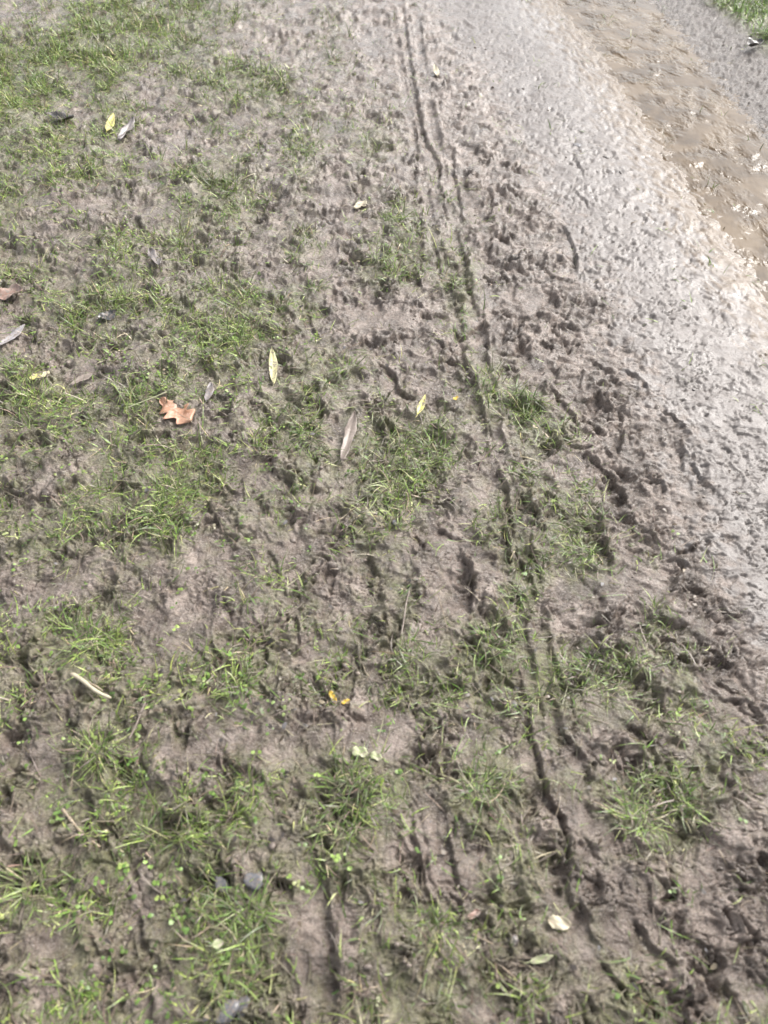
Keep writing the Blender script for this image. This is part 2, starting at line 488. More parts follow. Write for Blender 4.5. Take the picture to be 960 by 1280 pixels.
def mud_material():
    m, t, b = new_mat('wet_mud')
    silt, wetn, turf, film, bank = (attr(t, n) for n in ('silt', 'wet', 'turf', 'film', 'bank'))
    c1 = rampnode(t, noise(t, 14, 6, 0.65), [(0.38, (0.085, 0.062, 0.048)), (0.5, (0.185, 0.142, 0.115)), (0.62, (0.315, 0.255, 0.218))])
    c2 = rampnode(t, noise(t, 60, 5, 0.7), [(0.3, (0.125, 0.109, 0.100)), (0.7, (0.185, 0.165, 0.153))])
    c = mixc(t, silt, c1, c2)
    sp = noise(t, 420, 3, 0.7)
    spk = mth(t, 'MULTIPLY', rampnode(t, sp, [(0.56, (0, 0, 0)), (0.66, (1, 1, 1))]), 0.6)
    pale = mth(t, 'MULTIPLY', rampnode(t, noise(t, 210, 4, 0.75, 0.4), [(0.53, (0, 0, 0)), (0.62, (1, 1, 1))]), 0.7)
    c = mixc(t, mth(t, 'MULTIPLY', pale, mth(t, 'SUBTRACT', 1.0, silt)), c, (0.42, 0.365, 0.32))
    dk = mth(t, 'MULTIPLY', rampnode(t, noise(t, 130, 5, 0.75, 0.3), [(0.34, (1, 1, 1)), (0.45, (0, 0, 0))]), 0.6)
    c = mixc(t, dk, c, (0.085, 0.07, 0.06))
    c = mixc(t, spk, c, (0.085, 0.068, 0.055))
    c = mixc(t, mth(t, 'MULTIPLY', bank, 0.8), c, (0.085, 0.073, 0.066))
    wd = mth(t, 'MULTIPLY', mth(t, 'MULTIPLY', wetn, mth(t, 'SUBTRACT', 1.0, silt)), 0.5)
    c = mixc(t, wd, c, (0.105, 0.083, 0.067))
    duff = rampnode(t, noise(t, 90, 5, 0.7), [(0.35, (0.075, 0.085, 0.032)), (0.65, (0.22, 0.23, 0.10))])
    c = mixc(t, mth(t, 'MULTIPLY', turf, 0.72), c, duff)
    veins = mth(t, 'MULTIPLY', rampnode(t, noise(t, 85, 6, 0.8, 1.2), [(0.41, (1, 1, 1)), (0.48, (0, 0, 0))]), 0.65)
    veins = mth(t, 'MULTIPLY', veins, mth(t, 'SUBTRACT', 1.0, mth(t, 'MULTIPLY', silt, 0.55)))
    c = mixc(t, veins, c, (0.10, 0.082, 0.068))
    c = mixc(t, mth(t, 'MULTIPLY', film, 0.75), c, (0.165, 0.142, 0.127))
    c = mixc(t, mth(t, 'MULTIPLY', attr(t, 'brown'), 0.9), c, (0.12, 0.080, 0.043))
    t.links.new(c, b.inputs['Base Color'])
    rn = noise(t, 30, 5, 0.7)
    base = mth(t, 'ADD', mth(t, 'MULTIPLY', rampnode(t, rn, [(0.38, (0,) * 3), (0.6, (1,) * 3)]), 0.34), 0.26)                   # 0.35..0.68
    dry = mth(t, 'SUBTRACT', base, mth(t, 'MULTIPLY', silt, 0.0))
    dry = mth(t, 'SUBTRACT', dry, mth(t, 'MULTIPLY', wetn, 0.26))
    dry = mth(t, 'SUBTRACT', dry, mth(t, 'MULTIPLY', film, 0.08))
    dry = mth(t, 'MAXIMUM', dry, 0.10)
    t.links.new(dry, b.inputs['Roughness'])
    b.inputs['IOR'].default_value = 1.5
    b.inputs['Coat Weight'].default_value = 0.0
    cw = mth(t, 'ADD', 0.0, mth(t, 'MULTIPLY', mth(t, 'MULTIPLY', mth(t, 'MULTIPLY', film, mth(t, 'SUBTRACT', 1.0, mth(t, 'MULTIPLY', attr(t, 'brown'), 0.8))), rampnode(t, noise(t, 16, 5, 0.7, 0.5), [(0.38, (0.1,) * 3), (0.6, (1,) * 3)])), 0.85), clamp=True)
    gl = rampnode(t, noise(t, 38, 5, 0.65), [(0.38, (0.3,) * 3), (0.55, (1.0,) * 3)])
    gl = mth(t, 'MULTIPLY', gl, mth(t, 'SUBTRACT', 1.0, mth(t, 'MULTIPLY', silt, 0.8)))
    gl = mth(t, 'MULTIPLY', gl, mth(t, 'SUBTRACT', 1.0, mth(t, 'MULTIPLY', bank, 0.8)))
    cw = mth(t, 'MAXIMUM', mth(t, 'MAXIMUM', cw, gl), mth(t, 'MULTIPLY', wetn, 0.8))
    t.links.new(cw, b.inputs['Coat Weight']); b.inputs['Coat Roughness'].default_value = 0.10; b.inputs['Coat IOR'].default_value = 1.33
    h1 = noise(t, 160, 6, 0.7); h2 = noise(t, 620, 3, 0.6)
    h0 = noise(t, 55, 4, 0.6, 0.5)
    hh = mth(t, 'ADD', mth(t, 'ADD', h1, mth(t, 'MULTIPLY', h2, 0.3)), mth(t, 'MULTIPLY', h0, 1.2))
    bp_ = N(t, 'ShaderNodeBump'); bp_.inputs['Distance'].default_value = 0.007; t.links.new(mth(t, 'SUBTRACT', 0.9, mth(t, 'MULTIPLY', silt, 0.55)), bp_.inputs['Strength'])
    t.links.new(hh, bp_.inputs['Height']); t.links.new(bp_.outputs[0], b.inputs['Normal'])
    b2 = N(t, 'ShaderNodeBump'); b2.inputs['Distance'].default_value = 0.0028; t.links.new(mth(t, 'SUBTRACT', 0.9, mth(t, 'MULTIPLY', silt, 0.5)), b2.inputs['Strength'])
    t.links.new(hh, b2.inputs['Height']); t.links.new(b2.outputs[0], b.inputs['Coat Normal'])
    return m
MUD = mud_material()

def water_material():
    m, t, b = new_mat('silty_water')
    g = N(t, 'ShaderNodeNewGeometry')
    c = rampnode(t, noise(t, 5, 5, 0.6, 0.6), [(0.40, (0.065, 0.041, 0.019)), (0.5, (0.092, 0.060, 0.030)), (0.60, (0.13, 0.090, 0.050))])
    t.links.new(c, b.inputs['Base Color'])
    b.inputs['Roughness'].default_value = 0.04; b.inputs['IOR'].default_value = 1.33
    mp = N(t, 'ShaderNodeMapping'); mp.inputs['Rotation'].default_value = (0, 0, R(28)); mp.inputs['Scale'].default_value = (1, 0.55, 1)
    t.links.new(g.outputs['Position'], mp.inputs['Vector'])
    n1 = noise(t, 15, 2, 0.45, 0.2, mp.outputs[0]); n2 = noise(t, 75, 2, 0.5, 0.2, mp.outputs[0])
    patch = rampnode(t, noise(t, 6.5, 3, 0.6), [(0.43, (0.10,) * 3), (0.56, (1,) * 3)])
    hh = mth(t, 'ADD', n1, mth(t, 'MULTIPLY', n2, 0.14))
    bp_ = N(t, 'ShaderNodeBump'); bp_.inputs['Distance'].default_value = 0.030
    t.links.new(mth(t, 'MULTIPLY', patch, 1.0), bp_.inputs['Strength'])
    t.links.new(hh, bp_.inputs['Height']); t.links.new(bp_.outputs[0], b.inputs['Normal'])
    return m
WATERM = water_material()

def tinted(name, rough_=0.45, spec=0.5, transl=0.0, mottled=0.0, mscale=300):
    """colour comes from the 'tint' attribute (each blade's own colour)"""
    m, t, b = new_mat(name)
    a = N(t, 'ShaderNodeAttribute', attribute_name='tint')
    col = a.outputs['Color']
    if mottled:
        col = mixc(t, mth(t, 'MULTIPLY', rampnode(t, noise(t, mscale, 3), [(0.45, (0,) * 3), (0.6, (1,) * 3)]), mottled), col, (0.15, 0.12, 0.10))
    t.links.new(col, b.inputs['Base Color'])
    b.inputs['Roughness'].default_value = rough_
    b.inputs['Specular IOR Level'].default_value = spec
    if transl:
        tr = N(t, 'ShaderNodeBsdfTranslucent'); mx = N(t, 'ShaderNodeMixShader'); mx.inputs[0].default_value = transl
        t.links.new(col, tr.inputs[0]); t.links.new(b.outputs[0], mx.inputs[1]); t.links.new(tr.outputs[0], mx.inputs[2])
        t.links.new(mx.outputs[0], t.nodes['Material Output'].inputs[0])
    return m
BLADE = tinted('grass_blade', 0.38, 0.5, 0.25, 0.75, 130)
LEAFY = tinted('small_leaf', 0.35, 0.5, 0.2, 0.3, 400)
CRUMB = tinted('mud_crumb', 0.42, 0.5, 0, 0, 0)

def coloured(name, c1, c2, scale=60, rough_=0.5, bump=0.3, extra=(0.20, 0.165, 0.14)):
    m, t, b = new_mat(name)
    tc = N(t, 'ShaderNodeTexCoord')
    c = rampnode(t, noise(t, scale, 5, 0.65, 0.3, tc.outputs['Object']), [(0.35, c1), (0.65, c2)])
    if extra: c = mixc(t, rampnode(t, noise(t, scale * 2.3, 4, 0.6, 0, tc.outputs['Object']), [(0.5, (0,) * 3), (0.62, (1,) * 3)]), c, extra)
    t.links.new(c, b.inputs['Base Color']); b.inputs['Roughness'].default_value = rough_
    bp_ = N(t, 'ShaderNodeBump'); bp_.inputs['Distance'].default_value = 0.0012; bp_.inputs['Strength'].default_value = bump
    t.links.new(noise(t, scale * 4, 3, 0.6, 0, tc.outputs['Object']), bp_.inputs['Height']); t.links.new(bp_.outputs[0], b.inputs['Normal'])
    return m

# ------------------------------------------------------------------ linking helpers
def link(o, parent=None):
    sc.collection.objects.link(o)
    if parent: o.parent = parent
    return o
def tag(o, label=None, cat=None, group=None, kind=None):
    if label: o['label'] = label
    if cat: o['category'] = cat
    if group: o['group'] = group
    if kind: o['kind'] = kind
    return o
def fast_mesh(name, V, Fq, mat, smooth=True, tint=None, attrs=None):
    """V (n,3); Fq (m,4) quads (or (m,3) triangles)"""
    me = bpy.data.meshes.new(name)
    V = np.ascontiguousarray(V, F4); Fq = np.ascontiguousarray(Fq, np.int32)
    k = Fq.shape[1]
    me.vertices.add(len(V)); me.vertices.foreach_set('co', V.ravel())
    me.loops.add(Fq.size); me.loops.foreach_set('vertex_index', Fq.ravel())
    me.polygons.add(len(Fq)); me.polygons.foreach_set('loop_start', np.arange(0, Fq.size, k, dtype=np.int32))
    me.polygons.foreach_set('loop_total', np.full(len(Fq), k, np.int32))
    me.polygons.foreach_set('use_smooth', np.full(len(Fq), smooth, bool))
    if tint is not None:
        a = me.attributes.new('tint', 'FLOAT_COLOR', 'POINT')
        a.data.foreach_set('color', np.concatenate([tint, np.ones((len(tint), 1))], 1).astype(F4).ravel())
    for n, v in (attrs or {}).items():
        a = me.attributes.new(n, 'FLOAT', 'POINT'); a.data.foreach_set('value', np.ascontiguousarray(v, F4).ravel())
    me.materials.append(mat)
    me.update(calc_edges=True)
    return bpy.data.objects.new(name, me)

# ------------------------------------------------------------------ ground and path from the one relief
Z = Z.astype(F4)
allV = np.stack([X, Y, Z], -1).reshape(-1, 3)
idx = np.arange(grid_r * grid_c).reshape(grid_r, grid_c)
quads = np.stack([idx[:-1, :-1], idx[:-1, 1:], idx[1:, 1:], idx[1:, :-1]], -1).reshape(-1, 4)
turf = np.clip(sstep(0.12, 0.75, dens + fbm(X, Y, 0.04, 3, 171) * 0.35) * (1 - M_path) + M_green * 1.2, 0, 1)
M_silt = sstep(-0.07, 0.09, X - bv + rag * 1.1 + fbm(X, Y, 0.035, 3, 261) * 0.16)
brown = np.clip(sstep(-0.22, 0.02, X - bp + rag2 + comb * 0.26), 0, 1)
A = {'brown': brown * (1 - M_bank), 'silt': np.clip(M_silt - M_bank, 0, 1), 'wet': wet * (1 - M_green) * (1 - 0.6 * M_path), 'turf': turf, 'film': M_film * (1 - M_bank), 'bank': M_bank}
onpath = ((X - bv + rag * 1.1 > 0.0) & (X - bb + rag2 < 0.0)).reshape(-1)
pf = onpath[quads[:, 0]]
def sub(name, q, label):
    used, inv = np.unique(q.ravel(), return_inverse=True)
    o = fast_mesh(name, allV[used], inv.reshape(-1, 4), MUD, attrs={k: v.reshape(-1)[used] for k, v in A.items()})
    link(o); tag(o, label, kind='structure'); return o
sub('ground', quads[~pf], 'trampled brown muddy verge with patchy grass and boot prints')
sub('path', quads[pf], 'pale wet silty mud path falling to the brown puddle')

# the puddle: a level sheet that meets the relief along its own shoreline
ys = np.concatenate([np.linspace(1.2, 6.0, 60), np.array([8, 12, 20, 40.])])
pv = []; pq = []
for k, y in enumerate(ys):
    xl = float(B_pud(y)) - 0.16; xr = float(B_bank(y)) + 0.22
    for t in np.linspace(0, 1, 9): pv.append((xl + (xr - xl) * t, y, WATER))
for k in range(len(ys) - 1):
    for i in range(8):
        a = k * 9 + i; pq.append((a, a + 1, a + 10, a + 9))
o = link(fast_mesh('puddle', np.array(pv), np.array(pq), WATERM)); tag(o, 'shallow brown silty puddle lying along the rut in the path', kind='structure')

# ------------------------------------------------------------------ grass
def blades(bx, by, n_seg, length, width, az, lean, curve, tint, lift=0.0, bz=None):
    """all blades as one array of tapering strips; lean = angle from upright at the root, curve added along the length"""
    n = len(bx)
    bz = (height(bx, by) if bz is None else bz) - 0.002 + lift
    V = np.zeros((n, (n_seg + 1) * 2, 3), F4)
    p = np.stack([bx, by, bz], 1).astype(float)
    side = np.stack([-np.sin(az), np.cos(az), np.zeros(n)], 1)
    twist = rng.normal(0, 0.5, n); bend = rng.normal(0, 0.5, n); az0 = az
    for s in range(n_seg + 1):
        t = s / n_seg; az = az0 + bend * t
        side = np.stack([-np.sin(az), np.cos(az), np.zeros(n)], 1)
        ang = np.clip(lean + curve * t, 0, R(112))
        wd_ = width * (1 - t ** 2.2) * 0.5 + 0.00012
        d = np.stack([np.cos(az) * np.sin(ang), np.sin(az) * np.sin(ang), np.cos(ang)], 1)
        up = np.cross(d, side)
        sv = side * np.cos(twist * t)[:, None] + up * np.sin(twist * t)[:, None]
        if s: p = p + d * (length / n_seg)[:, None]
        g = height(p[:, 0], p[:, 1]) + 0.0012
        p[:, 2] = np.maximum(p[:, 2], g) if s else p[:, 2]
        V[:, s * 2] = p - sv * wd_[:, None]; V[:, s * 2 + 1] = p + sv * wd_[:, None]
    k = (n_seg + 1) * 2
    f = np.array([[s * 2, s * 2 + 1, s * 2 + 3, s * 2 + 2] for s in range(n_seg)])
    Fq = (np.arange(n)[:, None, None] * k + f[None]).reshape(-1, 4)
    T = np.repeat(tint[:, None, :], k, 1)
    tt = np.repeat(np.arange(n_seg + 1) / n_seg, 2)[None, :, None]
    return V.reshape(-1, 3), Fq, T.reshape(-1, 3)
PAL = np.array([(0.065, 0.115, 0.024), (0.115, 0.205, 0.040), (0.185, 0.29, 0.06), (0.28, 0.38, 0.10), (0.38, 0.44, 0.18), (0.44, 0.41, 0.26), (0.22, 0.18, 0.14), (0.14, 0.13, 0.08)])
def pick(n, p):
    c = PAL[rng.choice(len(PAL), n, p=np.array(p) / sum(p))]
    return np.clip(c * rng.normal(1, 0.16, (n, 1)) * rng.normal(1, 0.05, (n, 3)), 0.01, 0.7)
def gradens(x, y):
    px, py = plan(x, y)
    d = cellmap(GD, px, py) / 9.0
    off = (px < -60) | (px > 1020) | (py < -80) | (py > 1400)
    d = np.where(off & (x < B_verge(y)), 0.45, d)
    d = d * (1 - sstep(-0.10, 0.15, x - B_verge(y)))
    gg = sstep(0.0, 0.10, x - B_green(y))
    return np.maximum(d, gg * 1.0)
def scatter(n, y0=-0.2, y1=5.6, edge=1.25):
    y = rng.random(n) ** 0.85 * (y1 - y0) + y0
    x = (rng.random(n) * 2 - 1) * edge * hwf(y)
    return x, y
# tuft centres
cx, cy = scatter(210000)
d = gradens(cx, cy)
clump = fbm(cx, cy, 0.07, 2, 181)
keep = rng.random(len(cx)) < np.clip((d * 1.5 + clump * 1.3 - 0.32), 0, 1) ** 1.35 * 0.46 * (1 + 0.7 * (1 - sstep(-0.9, 0.0, cx / np.maximum(hwf(cy), .1))) * sstep(1.2, 2.5, cy)) * np.clip(0.75 + 2.2 * fbm(cx, cy, 0.18, 2, 301), 0.1, 1.6)
cx, cy = cx[keep], cy[keep]; dd = d[keep]
nb = rng.poisson(1.5 + 4.0 * dd)
bi = np.repeat(np.arange(len(cx)), nb)
rad = np.abs(rng.normal(0, 0.014 + 0.012 * rng.random(len(bi))))
ph = rng.random(len(bi)) * 2 * np.pi
bx = cx[bi] + rad * np.cos(ph); by = cy[bi] + rad * np.sin(ph)
flat = rng.random(len(cx)) < 0.62
taz = rng.random(len(cx)) * 2 * np.pi
az = np.where(flat[bi], taz[bi] + rng.normal(0, 0.55, len(bi)), ph + rng.normal(0, 0.6, len(bi)))
ln = np.clip(rng.lognormal(-3.45, 0.45, len(bi)), 0.010, 0.09) * (0.72 + 0.45 * dd[bi])
lean = np.where(flat[bi], rng.normal(R(72), R(16), len(bi)), np.abs(rng.normal(R(34), R(20), len(bi))))
curve = np.abs(rng.normal(R(38), R(26), len(bi)))
wid = rng.uniform(0.0013, 0.0038, len(bi)) * (0.80 + 0.14 * np.clip(by, 0, 6)); ln = ln * (0.95 + 0.08 * np.clip(by, 0, 6))
tint = pick(len(bi), [26, 28, 22, 13, 7, 5, 8, 10])
tint = tint * np.clip(1 + 0.35 * fbm(bx, by, 0.25, 2, 191), 0.6, 1.5)[:, None]
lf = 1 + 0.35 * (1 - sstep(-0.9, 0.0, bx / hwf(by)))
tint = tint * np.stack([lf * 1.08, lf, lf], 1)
far = bx > B_green(by) - 0.05
tint = np.where(far[:, None], tint * np.array([0.95, 1.15, 0.7]), tint)
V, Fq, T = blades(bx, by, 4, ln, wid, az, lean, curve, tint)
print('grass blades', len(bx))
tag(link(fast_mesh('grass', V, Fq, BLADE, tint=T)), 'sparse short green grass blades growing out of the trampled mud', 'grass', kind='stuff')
# extra thick turf across the puddle
x, y = scatter(26000, 3.2, 5.9, 1.5); k = x > B_green(y) + 0.02 * rng.normal(0, 1, len(x)) + 0.03; x, y = x[k], y[k]; n = len(x)
tt = pick(n, [20, 30, 26, 14, 6, 1, 1, 1]) * np.array([1, 1.2, 0.7])
V, Fq, T = blades(x, y, 3, rng.uniform(0.03, 0.07, n), rng.uniform(0.003, 0.006, n), rng.random(n) * 6.28, np.abs(rng.normal(R(40), R(22), n)), rng.uniform(0, R(50), n), tt)
tag(link(fast_mesh('bank_grass', V, Fq, BLADE, tint=T)), 'bright green turf on the far bank beyond the puddle', 'grass', kind='stuff')

# dead, mud-coated straws and roots pressed flat
n = 13000
x, y = scatter(n * 2); keep = rng.random(len(x)) < (0.12 + 1.0 * gradens(x, y)) * (x < B_verge(y) + 0.03); x, y = x[keep], y[keep]; n = len(x)
t_ = pick(n, [0, 2, 4, 5, 4, 6, 40, 24])
V, Fq, T = blades(x, y, 4, rng.uniform(0.015, 0.075, n), rng.uniform(0.0009, 0.0028, n), rng.normal(R(60), R(60), n), rng.normal(R(86), R(8), n), rng.normal(R(4), R(8), n), t_, lift=0.0015)
tag(link(fast_mesh('dead_straw', V, Fq, BLADE, tint=T)), 'flattened straw coloured and mud coated dead grass lying on the mud', 'dead grass', kind='stuff')

# small round leaves of clover and daisy
def rosettes(x, y, size, tint, slim=0.85, jag=0.0):
    n = len(x); ang = rng.random(n) * 2 * np.pi
    z = height(x, y) + 0.003 + rng.random(n) * 0.010
    prof = [(0, 0), (0.25, 0.32), (0.6, 0.5), (0.88, 0.36), (1.0, 0)]
    V = np.zeros((n, 10, 3)); pitch = rng.normal(0.05, 0.30, n)
    for i, (u, h_) in enumerate(prof):
        for j, s in enumerate((-1, 1)):
            lx = u * size; ly = s * h_ * size * slim * (1 + jag * rng.normal(0, 1, n))
            V[:, i * 2 + j, 0] = x + lx * np.cos(ang) - ly * np.sin(ang)
            V[:, i * 2 + j, 1] = y + lx * np.sin(ang) + ly * np.cos(ang)
            V[:, i * 2 + j, 2] = z + lx * pitch + (abs(h_) * size * 0.22)
    f = np.array([[s * 2, s * 2 + 1, s * 2 + 3, s * 2 + 2] for s in range(4)])
    Fq = (np.arange(n)[:, None, None] * 10 + f[None]).reshape(-1, 4)
    return V.reshape(-1, 3), Fq, np.repeat(tint[:, None], 10, 1).reshape(-1, 3)
x, y = scatter(120000)
left = 1 - sstep(-0.55, 0.15, x / np.maximum(hwf(y), .1))
k = rng.random(len(x)) < (gradens(x, y) ** 1.3) * (0.10 + 0.65 * left) * np.clip(fbm(x, y, 0.16, 2, 201) * 2.2 + 0.45, 0, 1) * 0.42 * (x < B_verge(y)); x, y = x[k], y[k]
x3 = np.repeat(x, 3) + rng.normal(0, 0.004, len(x) * 3); y3 = np.repeat(y, 3) + rng.normal(0, 0.004, len(x) * 3)
tt = np.repeat(pick(len(x), [14, 30, 34, 16, 4, 1, 0, 1]), 3, 0)
V, Fq, T = rosettes(x3, y3, rng.uniform(0.004, 0.010, len(x3)), tt)
tag(link(fast_mesh('clover', V, Fq, LEAFY, tint=T)), 'tiny round pale green clover leaves among the grass', 'ground cover', kind='stuff')

x, y = scatter(60000)
k = (x < B_verge(y) - 0.02) & (rng.random(len(x)) < np.clip(0.12 + 0.6 * fbm(x, y, 0.2, 2, 311), 0, 1) * (0.3 + gradens(x, y)) * (0.4 + 1.1 * sstep(1.6, 3.0, y))); x, y = x[k], y[k]
LP = np.array([(0.07, 0.055, 0.04), (0.13, 0.10, 0.07), (0.20, 0.16, 0.12), (0.16, 0.155, 0.16), (0.30, 0.25, 0.17), (0.035, 0.03, 0.028)])
V, Fq, T = rosettes(x, y, rng.uniform(0.005, 0.017, len(x)), LP[rng.choice(6, len(x), p=[.25, .22, .22, .06, .06, .19])], 0.5, 0.35)
print('litter', len(x))
tag(link(fast_mesh('leaf_litter', V, Fq, LEAFY, tint=T)), 'tiny rotting brown leaf fragments trodden into the verge', 'leaf litter', kind='stuff')

# loose crumbs of mud kicked up along the verge
ico = bmesh.new(); bmesh.ops.create_icosphere(ico, subdivisions=1, radius=1.0)
IV = np.array([v.co[:] for v in ico.verts]); IF = np.array([[v.index for v in f.verts] for f in ico.faces]); ico.free()
x, y = scatter(30000)
px, py = plan(x, y)
k = (((x < B_verge(y) + 0.22) | ((x > B_bank(y)) & (x < B_green(y) + 0.1)))) & (rng.random(len(x)) < np.clip(0.12 + fbm(x, y, 0.12, 2, 211) * 0.9, 0, 1) * 0.75); x, y = x[k], y[k]; n = len(x)
sz = np.clip(rng.lognormal(-6.15, 0.42, n), 0.001, 0.006)
z = height(x, y)
jit = 1 + rng.normal(0, 0.2, (n, len(IV)))
V = IV[None] * jit[..., None] * sz[:, None, None] * np.stack([rng.uniform(0.8, 1.6, n), rng.uniform(0.8, 1.3, n), rng.uniform(0.5, 0.9, n)], 1)[:, None, :]
V = V + np.stack([x, y, z + sz * 0.25], 1)[:, None, :]
tt = np.array([0.17, 0.14, 0.12]) * rng.normal(1, 0.15, (n, 1))
print('crumbs', n)
tag(link(fast_mesh('mud_crumbs', V.reshape(-1, 3), (np.arange(n)[:, None, None] * len(IV) + IF[None]).reshape(-1, 3), CRUMB, tint=np.repeat(tt, len(IV), 0))),
    'small brown crumbs of mud scattered over the verge', 'mud', kind='stuff')

# ------------------------------------------------------------------ grass tufts one can point to
TUFTS = [  # px, py, radius m, blades, length, dark(0)..yellow(2), label
 (665,515,.050,130,.060,1,'lush grass tuft on the tread line beside the pale silt path'),
 (545,565,.050,130,.062,0,'dark green tuft just below the small yellow leaf in the centre'),
 (385,545,.055,130,.055,0,'wide dark green tuft left of the mud coated leaf'),
 (110,805,.050,110,.080,1,'tall spiky tuft right behind the broken cream twig'),
 (215,625,.050,110,.075,1,'upright tuft below the orange oak leaf'),
 (475,322,.055,120,.048,2,'yellowish bushy tuft in the middle of bare mud near the top'),
 (395,362,.035,70,.055,1,'small bright tuft left of the bare lumpy mud patch'),
 (567,355,.035,70,.042,1,'little tuft squeezed against the left side of the tread line'),
 (498,252,.035,70,.045,1,'small tuft left of the topmost tread grooves'),
 (645,742,.032,80,.048,0,'dark tuft right of the deep boot print'),
 (725,690,.042,110,.040,1,'low matted tuft inside the hollow left of a steep print wall'),
 (600,985,.050,140,.055,0,'dense dark green tuft in the lower middle beside the long groove'),
 (440,1000,.060,110,.070,0,'sprawling greyish tuft in the lower middle above the smooth boot print'),
 (790,1020,.050,110,.055,2,'straw mixed tuft with a flattened hollow centre at lower right'),
 (850,1005,.038,80,.050,1,'ragged tuft right of the straw mixed tuft at lower right'),
 (610,808,.045,110,.055,0,'dark tuft lying over below the deep boot print'),
 (310,1150,.050,130,.070,1,'bright grass tuft left of the long smooth boot print at the bottom'),
 (125,945,.045,90,.060,2,'yellow green tuft below the broken cream twig'),
 (320,118,.050,90,.050,1,'vivid green tuft near the top beside a pale muddy patch'),
 (745,830,.042,100,.050,0,'grass tuft right of the tread lines above the small wet patch'),
 (300,862,.040,80,.055,1,'small green tuft left of the two yellow leaf scraps'),
 (40,1110,.040,70,.085,1,'long bladed tuft at the lower left edge below the ringed twig'),
 (560,248,.030,60,.036,0,'short tuft growing between the topmost tread grooves'),
]
TP = {0: [30, 28, 16, 8, 4, 3, 8, 8], 1: [14, 24, 22, 15, 8, 5, 7, 6], 2: [8, 14, 18, 18, 14, 12, 8, 6]}
for px, py, rad_, nb_, ln_, tone, lab in TUFTS:
    X0, Y0 = w(px, py); z0 = float(height(X0, Y0))
    nb_ = int(nb_ * 0.6); n = nb_
    r_ = rad_ * np.sqrt(rng.random(n)) * 0.75; p_ = rng.random(n) * 6.283
    bx_ = X0 + r_ * np.cos(p_); by_ = Y0 + r_ * np.sin(p_)
    mess = rng.random(n) < 0.6
    V, Fq, T = blades(bx_, by_, 5, ln_ * rng.uniform(0.45, 1.15, n), rng.uniform(0.0016, 0.0034, n),
                      np.where(mess, rng.random(n) * 6.28, p_ + rng.normal(0, 0.5, n)),
                      np.where(mess, rng.normal(R(68), R(14), n), np.abs(rng.normal(R(26), R(16), n)) + r_ / rad_ * R(20)),
                      np.abs(rng.normal(R(40), R(24), n)), pick(n, TP[tone]))
    V = V - np.array([X0, Y0, z0])
    o = link(fast_mesh('grass_tuft', V, Fq, BLADE, tint=T)); o.location = (X0, Y0, z0)
    tag(o, lab, 'grass tuft', 'grass tufts on the muddy verge')

# ------------------------------------------------------------------ fallen leaves
def empty(name, loc, rz=0.0):
    o = bpy.data.objects.new(name, None); o.empty_display_size = 0.02; link(o); o.location = loc; o.rotation_euler = (0, 0, rz); return o
def leaf_blade(outline, L, W, curl, wave, fold, mat, nu=24, nv=6, seed=0):
    """outline(u)->half width 0..1; a curved sheet, folded along the midrib and waved, 0.5 mm thick"""
    rr = random.Random(seed); ph1, ph2 = rr.random() * 6, rr.random() * 6
    bm = bmesh.new(); rows = []
    for i in range(nu + 1):
        u = i / nu; hw = max(outline(u), 0.015)
        hl = hw * (1 + 0.10 * math.sin(9 * u + ph1)); hr = hw * (1 + 0.10 * math.sin(8 * u + ph2))
        row = []
        for j in range(-nv, nv + 1):
            v = j / nv; yy = v * W * 0.5 * (hl if v < 0 else hr)
            z = curl * L * (2 * u - 1) ** 2 + fold * abs(yy) + wave * L * math.sin(u * 9 + v * 2.5 + ph1) * (0.3 + abs(v))
            row.append(bm.verts.new(((u - 0.5) * L, yy, z)))
        rows.append(row)
    for i in range(nu):
        for j in range(2 * nv):
            bm.faces.new((rows[i][j], rows[i + 1][j], rows[i + 1][j + 1], rows[i][j + 1]))
    for f in bm.faces: f.smooth = True
    me = bpy.data.meshes.new('blade'); bm.to_mesh(me); bm.free(); me.materials.append(mat)
    o = bpy.data.objects.new('blade', me)
    s = o.modifiers.new('thickness', 'SOLIDIFY'); s.thickness = 0.0006; s.offset = 1
    mid = lambda u: curl * L * (2 * u - 1) ** 2 + wave * L * math.sin(u * 9 + ph1) * 0.3
    return o, mid
def tube(name, pts, radii, mat, sides=7):
    bm = bmesh.new(); rings = []
    for i, p in enumerate(pts):
        p = Vector(p); a = Vector(pts[max(i - 1, 0)]); b = Vector(pts[min(i + 1, len(pts) - 1)]); d = (b - a).normalized()
        s = d.cross(Vector((0, 0, 1))); s = s.normalized() if s.length > 1e-5 else Vector((1, 0, 0)); t = d.cross(s)
        rings.append([bm.verts.new(p + (s * math.cos(6.2832 * k / sides) + t * math.sin(6.2832 * k / sides)) * radii[i]) for k in range(sides)])
    for a, b in zip(rings[:-1], rings[1:]):
        for k in range(sides): bm.faces.new((a[k], a[(k + 1) % sides], b[(k + 1) % sides], b[k]))
    bm.faces.new(rings[0][::-1]); bm.faces.new(rings[-1])
    bmesh.ops.recalc_face_normals(bm, faces=bm.faces)
    for f in bm.faces: f.smooth = True
    me = bpy.data.meshes.new(name); bm.to_mesh(me); bm.free(); me.materials.append(mat)
    return bpy.data.objects.new(name, me)
oak_out = lambda u: (math.sin(math.pi * u ** 0.8) ** 0.7 * 0.80 + 0.06) * (1 + 0.34 * math.cos(u * 6.283 * 3.6 + 2.6)) if 0 < u < 1 else 0
lance = lambda u: math.sin(math.pi * min(max(u, 0), 1)) ** 0.85
oval = lambda u: max(0.0, math.sin(math.pi * u)) ** 0.55
torn = lambda u: (max(0.0, math.sin(math.pi * u)) ** 0.45) * (0.85 + 0.12 * math.sin(u * 11) + 0.07 * math.sin(u * 31 + 1))
